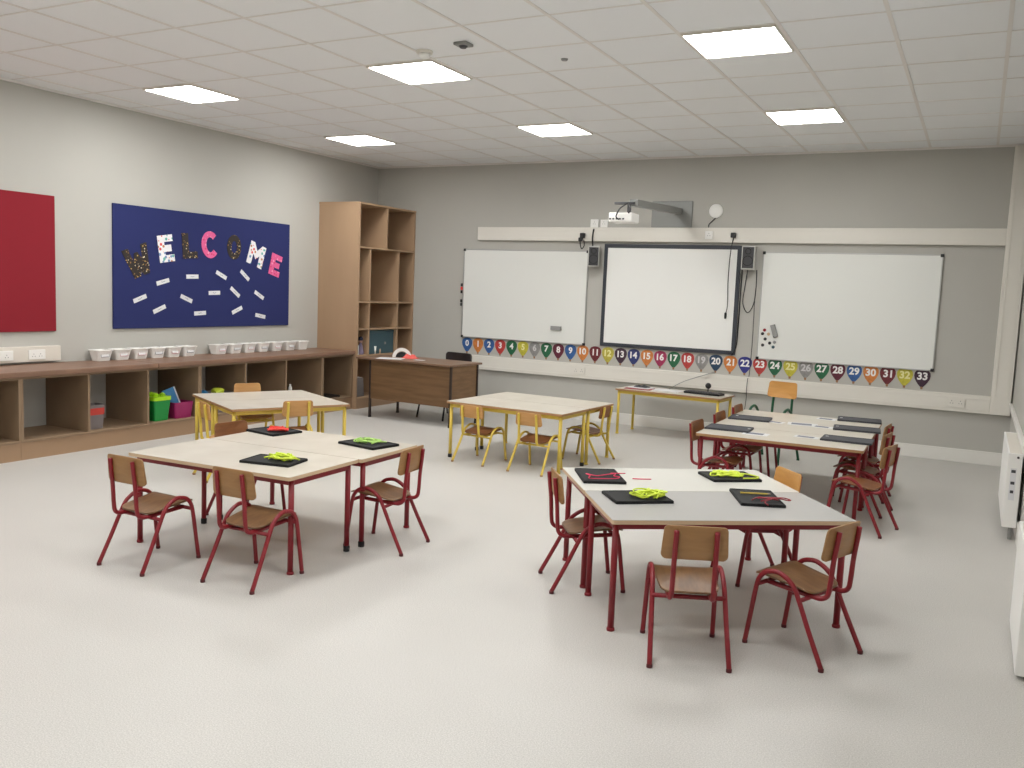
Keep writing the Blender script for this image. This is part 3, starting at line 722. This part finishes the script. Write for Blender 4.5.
def cable(la, pts, r=.005, mt='black', plug=None):
    t = obj('cable', tube(new(), catmull(pts, 6), r, 6), mt, None, True); tag(t, la, 'cable')
    if plug: obj('plug', plug, 'black', t)
    return t
Yc = YB-.012
cable('thin black cable hanging down over the right edge of the projection screen', [(-2.505, YB-.075, 2.25), (-2.53, YB-.07, 2.1), (-2.545, YB-.045, 1.8), (-2.535, YB-.04, 1.5), (-2.55, YB-.04, 1.40)], .005,
      plug=bbox(-2.562, -2.54, YB-.05, YB-.03, 1.34, 1.41, bev=.004))
cable('black cable loop hanging below the right speaker', [(-2.34, Yc, 1.90), (-2.36, Yc, 1.7), (-2.37, Yc, 1.52), (-2.31, Yc, 1.42), (-2.25, Yc, 1.52), (-2.235, Yc, 1.72), (-2.24, Yc, 1.90)], .005)
cable('black cable running down beside the projection screen frame', [(-2.405, Yc, 2.15), (-2.402, Yc, 1.7), (-2.405, Yc, 1.3), (-2.412, Yc, 1.05), (-2.45, YB-.035, .93)], .007)
cable('thin grey cable dropping from the right speaker to the green chair', [(-2.24, Yc, 1.55), (-2.235, Yc, 1.1), (-2.245, Yc, .72), (-2.245, YB-.07, .68), (-2.25, YB-.07, .55), (-2.26, Yc, .45), (-2.28, Yc, .20)], .0035, 'dgrey')
cable('grey cable sloping from the wall down to the keyboard table', [(-2.62, YB-.07, .73), (-2.75, YB-.09, .68), (-2.95, 9.9, .60), (-3.05, 9.68, .522)], .005, 'grey')
# sockets, plugs
def wsock(la, x, z, w=.09, h=.09, out=.0, mt='plain_white'):
    t = thing('wall_socket', la, 'socket', (x, YB-out, z))
    obj('plate', bbox(-w/2, w/2, -.012, 0, -h/2, h/2, bev=.003), mt, t)
    b = new()
    for k in ((-w/4, w/4) if w > .1 else (0,)):
        for dx, dz in ((0, .018), (-.012, -.006), (.012, -.006)): box(b, k+dx-.003, k+dx+.003, -.0132, -.0118, dz-.005, dz+.005)
    obj('socket_hole', b, 'grey', t)
    return t
wsock('white switch plate standing above the upper trunking, left of the speaker cable', -4.225, 2.41, .10, .10)
wsock('white data socket plate above the upper trunking, nearest the projector', -4.10, 2.41, .09, .09)
wsock('white socket on the upper trunking below the round wall disc', -2.79, 2.275, .09, .09, .06)
wsock('white double socket on the lower trunking at its right end', -.14, .61, .16, .09, .06, mt='trunk')
wsock('white double socket on the lower trunking below the left whiteboard', -4.31, .61, .16, .09, .06, mt='trunk')
t = thing('power_plug', 'black plug in the upper trunking above the right speaker', 'plug', (-2.51, YB-.06, 2.275))
obj('body', bbox(-.028, .028, -.04, 0, -.028, .028, bev=.008), 'black', t)
t = thing('power_plug', 'black plugs with a hanging cord above the left speaker', 'plug', (-4.34, YB-.06, 2.26))
obj('body', bbox(-.03, .03, -.045, 0, -.03, .03, bev=.008), 'black', t); obj('body', bbox(-.05, .0, -.04, 0, -.07, -.025, bev=.008), 'black', t)
obj('cord', tube(new(), catmull([(-.03, -.03, -.05), (-.02, -.03, -.12), (.0, -.03, -.16), (.03, -.03, -.12), (.02, -.03, -.05)], 6), .006, 6), 'black', t, True)
cable('short black cable from the trunking top down to the left speaker', [(-4.205, YB-.066, 2.34), (-4.215, YB-.07, 2.24), (-4.205, YB-.07, 2.13)], .009)
# round wall disc with cable
t = thing('wall_disc', 'round white disc fitted high on the wall right of the projector plate', 'disc', (-2.742, YB, 2.551))
obj('disc', xf(lathe([(.078, 0), (.08, .01), (.074, .018)], 28), Matrix.Rotation(pi/2, 4, 'X')), 'plain_white', t, True)
obj('cord', tube(new(), catmull([(.0, -.012, -.078), (-.04, -.012, -.12), (-.07, -.012, -.15), (-.075, -.015, -.186)], 5), .006, 6), 'dgrey', t, True)
# projector on its arm
t = thing('projector', 'white short throw projector hanging from a grey arm on a wall plate', 'projector', (-3.18, YB, 2.5))
obj('wall_plate', bbox(-.32, .165, -.02, 0, -.135, .165, bev=.004), 'steel', t)
b = new(); A0, A1 = Vector((0, -.02, .05)), Vector((.03, -1.58, -.02))
d_ = (A1-A0); box(b, -.045, .045, 0, d_.length, -.034, .034, bev=.005, mtx=Matrix.Translation(A0) @ d_.to_track_quat('Y', 'Z').to_matrix().to_4x4())
obj('arm', b, 'steel', t)
b = new(); box(b, -.17, .045, -1.6, -1.56, -.035, -.012, bev=.004); box(b, -.03, .0, -1.6, -1.56, -.12, -.03, bev=.004)
obj('mounting_bracket', b, 'dgrey', t)
bd = obj('body', bbox(-.21, .04, -1.64, -1.42, -.215, -.12, bev=.012), 'plain_white', t)
b = new()
for k in range(5): box(b, -.2+.035*k, -.18+.035*k, -1.643, -1.639, -.19, -.175)
obj('port_panel', b, 'dgrey', bd)
b = tube(new(), catmull([(-.02, -1.62, -.03), (-.08, -1.66, -.08), (-.12, -1.66, -.16), (-.09, -1.65, -.19)], 6), .007, 6)
tube(b, catmull([(-.01, -1.62, -.03), (.03, -1.66, -.09), (.01, -1.66, -.13)], 6), .008, 6)
obj('cable', b, 'black', t, True)

# ================================================================== balloon number cards
cols = dict(blue=(52, 96, 160), orange=(218, 132, 62), red=(196, 62, 58), green=(34, 104, 66), yellow=(206, 196, 62), grey=(150, 148, 146), maroon=(96, 28, 48), darkred=(112, 34, 42),
            plum=(58, 30, 50), navy=(44, 56, 118), pink=(170, 42, 88), teal=(34, 66, 96), royal=(48, 50, 140), olive=(196, 184, 70))
seq = 'blue orange blue red green yellow grey green maroon blue orange darkred olive plum navy orange pink green red grey teal orange royal red green yellow grey green maroon blue orange darkred yellow plum'.split()
for k_, v_ in cols.items():
    M['b_'+k_] = mat('card_'+k_, rgb(*[q*.86+4 for q in v_]), .45, noise=rgb(*[min(255, q*.95+8) for q in v_]), scale=25)
M['num'] = mat('white_numeral', rgb(240, 238, 235), .5); M['num_y'] = mat('pale_numeral', rgb(232, 228, 165), .5); M['num_g'] = mat('light_grey_numeral', rgb(205, 203, 203), .5)
M['bask'] = mat('basket_print', rgb(150, 110, 80), .6)
prof = [(0, .095), (.03, .091), (.058, .079), (.075, .054), (.078, .024), (.071, -.008), (.053, -.042), (.032, -.070), (.015, -.089)]
outl = [(x, y) for x, y in prof[::-1]] + [(-x, y) for x, y in prof[1:]]
proto_b = {}
for i, cn in enumerate(seq):
    x = -5.96+i*(5.96-.473)/33
    t = thing('balloon_card', '%s balloon shaped number card reading %d' % ({'darkred': 'dark red', 'plum': 'dark plum', 'teal': 'dark teal', 'royal': 'royal blue', 'navy': 'navy blue'}.get(cn, cn), i), 'number card', (0, 0, 0), 0, 'balloon number cards under the boards')
    t.matrix_world = on_back(x, .828, .0015)
    obj('balloon', prism(outl, 0, .002), 'b_'+cn, t)
    obj('balloon_basket', prism([(-.010, -.114), (.010, -.114), (.013, -.088), (-.013, -.088)], 0, .002), 'bask', t)
    tm = text_mesh(str(i), .105, .0006, .0035)
    wd = max(v.co.x for v in tm.vertices)*2
    if wd > .118:
        for v in tm.vertices: v.co.x *= .118/wd
    n_ = obj('numeral', tm, {'yellow': 'num_y', 'olive': 'num_y', 'grey': 'num_g'}.get(cn, 'num'), t); n_.location = (0, .022, .0027)

# ================================================================== things on the tables
ZTB = .54
def slate(la, x, y, ang, w=.33, d=.24, mt='slate', mark=False, z=ZTB):
    t = thing('slate_board', la, 'slate board', (x, y, z), R(ang), 'black boards on the front tables' if mt == 'slate' else 'dark grey boards on the row of three tables')
    obj('panel', prism(rrect(w, d, .006, 3), 0, .012), mt, t)
    b = new(); e = .006
    for s_ in (-1, 1):
        box(b, -w/2+e, w/2-e, s_*(d/2-e)-.003, s_*(d/2-e)+.003, .012, .0145); box(b, s_*(w/2-e)-.003, s_*(w/2-e)+.003, -d/2+e, d/2-e, .012, .0145)
    obj('rim', b, mt, t)
    if mark:
        obj('white_mark', bbox(mark[0]-.011, mark[0]+.011, mark[1]-.008, mark[1]+.008, .012, .0135), 'paper', t)
    return t
ZC2 = ZTB+.0145
def tangle(la, x, y, mt, r, n, seed, h=.03, flat=False, rr=.0035, ex=None, ell=(1, 1), ang=0):
    random.seed(seed); t = thing('cord_tangle', la, 'cords', (x, y, ZC2), R(ang))
    for k in range(n):
        pts = []; N = 9; a0 = random.uniform(0, 6.28); cx, cy = random.uniform(-.25, .25)*r, random.uniform(-.25, .25)*r
        for j in range(N):
            a = a0+j*random.uniform(.6, 1.1)*2*pi/N*1.4; q = r*random.uniform(.45, 1)
            pts.append((ell[0]*(cx+q*cos(a)), ell[1]*(cy+q*sin(a)), rr+(random.uniform(0, h) if not flat else 0)*(1-q/r*.6)))
        pts[0] = (pts[0][0], pts[0][1], rr); pts[-1] = (pts[-1][0], pts[-1][1], rr)
        if flat: pts = [(p[0], p[1], rr) for p in pts]
        obj('cord', tube(new(), catmull(pts, 5), rr, 6), mt, t, True)
    for e in (ex or []): obj('cord', tube(new(), catmull(e, 5), rr, 6), mt, t, True)
    return t
slate('black board with an outline of pink cord, far left corner of the white topped table', -1.80, 4.535, 122, .35, .235)
slate('black board with a heap of neon yellow cord, near left on the pale grey table', -1.45, 4.175, 40, .30, .24)
slate('black board with neon yellow cord, far side of the white topped table', -1.19, 5.0, 39, .29, .235)
slate('black board with a yellow pencil and dark red cord on the pale grey table', -.935, 4.545, 114, .34, .22)
slate('black board with coral red cords at the far side of the front left tables', -4.155, 4.49, -9, .29, .245)
slate('black board with neon yellow cords nearest the camera on the front left table', -3.456, 3.735, 12, .31, .22)
slate('black board with pale lime cords at the right of the front left tables', -3.383, 4.515, -9, .32, .235)
# cords
t = thing('cord_tangle', 'pink cord laid in a zigzag outline on the far left black board', 'cords', (-1.765, 4.50, ZC2), R(36))
z = .004
obj('cord', tube(new(), catmull([(-.085, -.07, z), (-.03, -.075, z), (.05, -.07, z), (.085, -.03, z), (.06, 0, z), (.085, .06, z), (.03, .035, z), (-.04, .0, z), (-.085, .055, z), (-.075, .0, z), (-.095, -.05, z)], 6, True), .0028, 6, closed=True), 'pink', t, True)
obj('cord', tube(new(), catmull([(.06, .07, z), (.11, .07, z), (.145, .07, z)], 5), .0028, 6), 'pink', t, True)
o = obj('cord', tube(new(), catmull([(-1.63, 4.60, ZTB+.0035), (-1.59, 4.62, ZTB+.0035), (-1.54, 4.655, ZTB+.0035)], 5), .0028, 6), 'pink', None, True); tag(o, 'thin pink cord end on the white tabletop', 'cord')
tangle('heap of neon yellow cord on the near left black board', -1.41, 4.195, 'neon', .085, 6, 5, .05, rr=.004, ell=(1.15, .8), ang=40)
tangle('flat neon yellow cord on the far black board of the white table', -1.21, 5.0, 'neon', .08, 6, 8, .02, rr=.0045, ell=(1.15, .9), ang=35)
t = thing('cord_tangle', 'pale neon loop of cord right of the yellow heap on the far black board', 'cords', (-1.09, 5.03, ZC2), R(39))
obj('cord', tube(new(), catmull([(-.06, -.06, z), (.02, -.06, z), (.05, -.02, z), (.02, .05, z), (-.03, .07, z)], 6), .0045, 6), 'neon', t, True)
t = thing('pencil', 'yellow pencil lying on the black board of the pale grey table', 'pencil', (-.955, 4.59, ZC2+.005), R(25))
obj('shaft', tube(new(), [(-.075, 0, 0), (.065, 0, 0)], .0045, 6), 'yel_m', t); obj('tip', tube(new(), [(.065, 0, 0), (.082, 0, 0)], [.0045, .001], 6), 'edge', t)
t = thing('cord_tangle', 'dark red cord trailing over the edge of the black board beside the pencil', 'cords', (-.865, 4.47, ZC2), R(30))
obj('cord', tube(new(), catmull([(-.03, -.10, z), (-.03, -.05, z+.004), (.02, 0, z+.01), (-.04, .03, z+.004), (.0, .06, z), (.06, .03, z+.008), (.10, .04, z+.005), (.125, .02, z), (.10, -.005, z+.004), (.04, .01, z+.01), (-.04, -.02, z)], 6), .003, 6), 'dred', t, True)
obj('cord', tube(new(), catmull([(-.08, .0, z), (-.03, .04, z+.006), (.03, -.02, z+.01), (.06, .01, z)], 6), .003, 6), 'dred', t, True)
tangle('heap of coral red cords on the far black board', -4.12, 4.48, 'coral', .075, 5, 11, .035, rr=.004, ell=(1.2, .9))
tangle('heap of neon yellow cords on the nearest black board of the left table', -3.42, 3.755, 'neon', .085, 6, 21, .045, rr=.004, ell=(1.15, .85))
tangle('heap of pale lime cords on the right black board of the left tables', -3.385, 4.52, 'lime', .085, 5, 31, .03, rr=.004, ell=(1.2, .8))
# dark boards and photo cards on the row of three
sg = 'slate_g'
slate('dark grey board at the near left corner of the row of three tables', -1.675, 6.925, 3, .34, .26, sg, (.15, .03))
slate('dark grey board at the far left of the row of three tables', -1.675, 7.65, 5, .34, .26, sg, (-.12, .05))
slate('dark grey board at the far right of the row of three tables', -.86, 8.265, 6, .36, .26, sg, (-.15, .02))
slate('dark grey board at the right of the middle table in the row', -.81, 7.645, 6, .36, .26, sg, (-.15, .04))
slate('dark grey board at the near right of the row of three tables', -.80, 6.975, 1, .36, .25, sg, (-.15, .05))
for x, y, a, w_, d_, la in ((-1.44, 6.81, 0, .19, .13, 'photo card beside the near left dark board'), (-1.45, 7.60, -10, .14, .09, 'photo card under the edge of the far left dark board'), (-1.236, 7.64, 8, .24, .16, 'photo card in the middle of the row of tables'), (-1.085, 6.93, -4, .18, .10, 'photo card beside the near right dark board'),
                        (-1.12, 8.15, -4, .16, .11, 'photo card beside the far right dark board'), (-1.07, 7.60, -4, .16, .10, 'photo card beside the right middle dark board')):
    t = thing('photo_card', 'small white ' + la, 'card', (x, y, ZTB), R(a), 'photo cards on the row of tables')
    obj('card', bbox(-w_/2, w_/2, -d_/2, d_/2, 0, .002), 'paper', t)
    obj('picture', bbox(-w_/2*.75, w_/2*.6, -d_/2*.65, d_/2*.65, .002, .0026), 'ink', t)
# wall table: papers, keyboard, webcam
zt = .515
for i, (x, y, a, w_, d_, mt, la) in enumerate(((-3.33, 9.47, 3, .30, .21, 'dred', 'maroon edged folder on the wall table'), (-3.33, 9.52, -8, .26, .18, 'paper', 'white paper on top of the maroon folder'), (-3.02, 9.52, -2, .30, .20, 'paper', 'white sheet right of the papers on the wall table'))):
    t = obj('paper_sheet' if mt == 'paper' else 'folder', bbox(-w_/2, w_/2, -d_/2, d_/2, 0, .006), mt)
    t.location = (x, y, zt+(.0065 if i == 1 else 0)); t.rotation_euler[2] = R(a); tag(t, la, 'papers')
o = obj('magazine', blob(.18, .10, .03, 9), 'dgrey', None, True); o.location = (-3.33, 9.53, zt+.013); o.rotation_euler[2] = R(-10); tag(o, 'dark curled booklet lying on the papers of the wall table', 'booklet')
t = thing('keyboard', 'black computer keyboard on the wall table', 'keyboard', (-2.60, 9.50, zt), R(-9))
obj('case', bbox(-.21, .21, -.075, .075, 0, .022, bev=.006), 'black', t)
b = new()
for i in range(13):
    for j in range(5): box(b, -.195+i*.03, -.17+i*.03, -.065+j*.026, -.044+j*.026, .022, .028, bev=.002)
obj('keys', b, 'dgrey', t)
t = thing('webcam', 'small round black webcam standing behind the keyboard', 'webcam', (-2.60, 9.66, zt), 0)
obj('base', lathe([(.03, 0), (.03, .008), (.008, .014), (.008, .05)], 14), 'black', t, True)
obj('head', xf(lathe([(.012, -.02), (.03, -.015), (.034, 0), (.028, .016), (.01, .02)], 16), Matrix.Translation((0, 0, .08)) @ Matrix.Rotation(pi/2, 4, 'X')), 'black', t, True)

# ================================================================== radiators along the right wall
def radiator(la, y0, y1, z0, z1, ctrl, x0=.25):
    x1 = .338
    t = thing('radiator', la, 'radiator', (0, y0, 0)); L = y1-y0
    obj('front_panel', bbox(x0, x0+.012, 0.02, L-.02, z0, z1, bev=.003), 'plain_white', t)
    b = new(); n = int(L/.05)
    for k in range(n): box(b, x0+.0125, x0+.03, .03+k*.05, .055+k*.05, z0+.02, z1-.02)
    obj('fins', b, 'plain_white', t)
    obj('end_plate', bbox(x0, x1, 0, .018, z0, z1, bev=.004), 'plain_white', t); obj('end_plate', bbox(x0, x1, L-.018, L, z0, z1, bev=.004), 'plain_white', t)
    obj('top_grille', bbox(x0+.012, x1, .02, L-.02, z1-.02, z1-.003), 'white', t)
    obj('bracket', bbox(x1-.02, XR-.02, .2, .24, .2, .5), 'white', t); obj('bracket', bbox(x1-.02, XR-.02, L-.24, L-.2, .2, .5), 'white', t)
    if ctrl:
        b = new(); xf(lathe([(.008, 0), (.008, .004)], 12, b), Matrix.Translation((.31, 0, z1-.025)) @ Matrix.Rotation(pi/2, 4, 'X'))
        obj('bleed_valve', b, 'dgrey', t)
        b = new()
        obj('rating_label', bbox(.272, .308, -.001, .0005, .28, .50), 'paper', t)
        for zz, w_ in ((.48, .026), (.40, .024), (.34, .02)): obj('print', bbox(.29-w_/2, .29+w_/2, -.0016, -.0009, zz-.012, zz+.008), 'dgrey', t)
        obj('pipe', tube(new(), [(.305, .05, .0), (.305, .05, z0+.02)], .012, 10), 'grey', t, True)
    else:
        obj('pipe', tube(new(), catmull([(.27, L+.01, .24), (.25, L+.03, .22), (.25, L+.03, .16), (.27, L+.01, .14)], 5), .008, 8), 'white', t, True)
    return t
radiator('white radiator under the sill, far one nearest the back wall', 6.8, 8.0, .09, .60, True)
radiator('white radiator under the sill, nearer one cut by the right picture edge', 4.2, 4.95, .02, .53, True, .258)
bpy.context.view_layer.update()
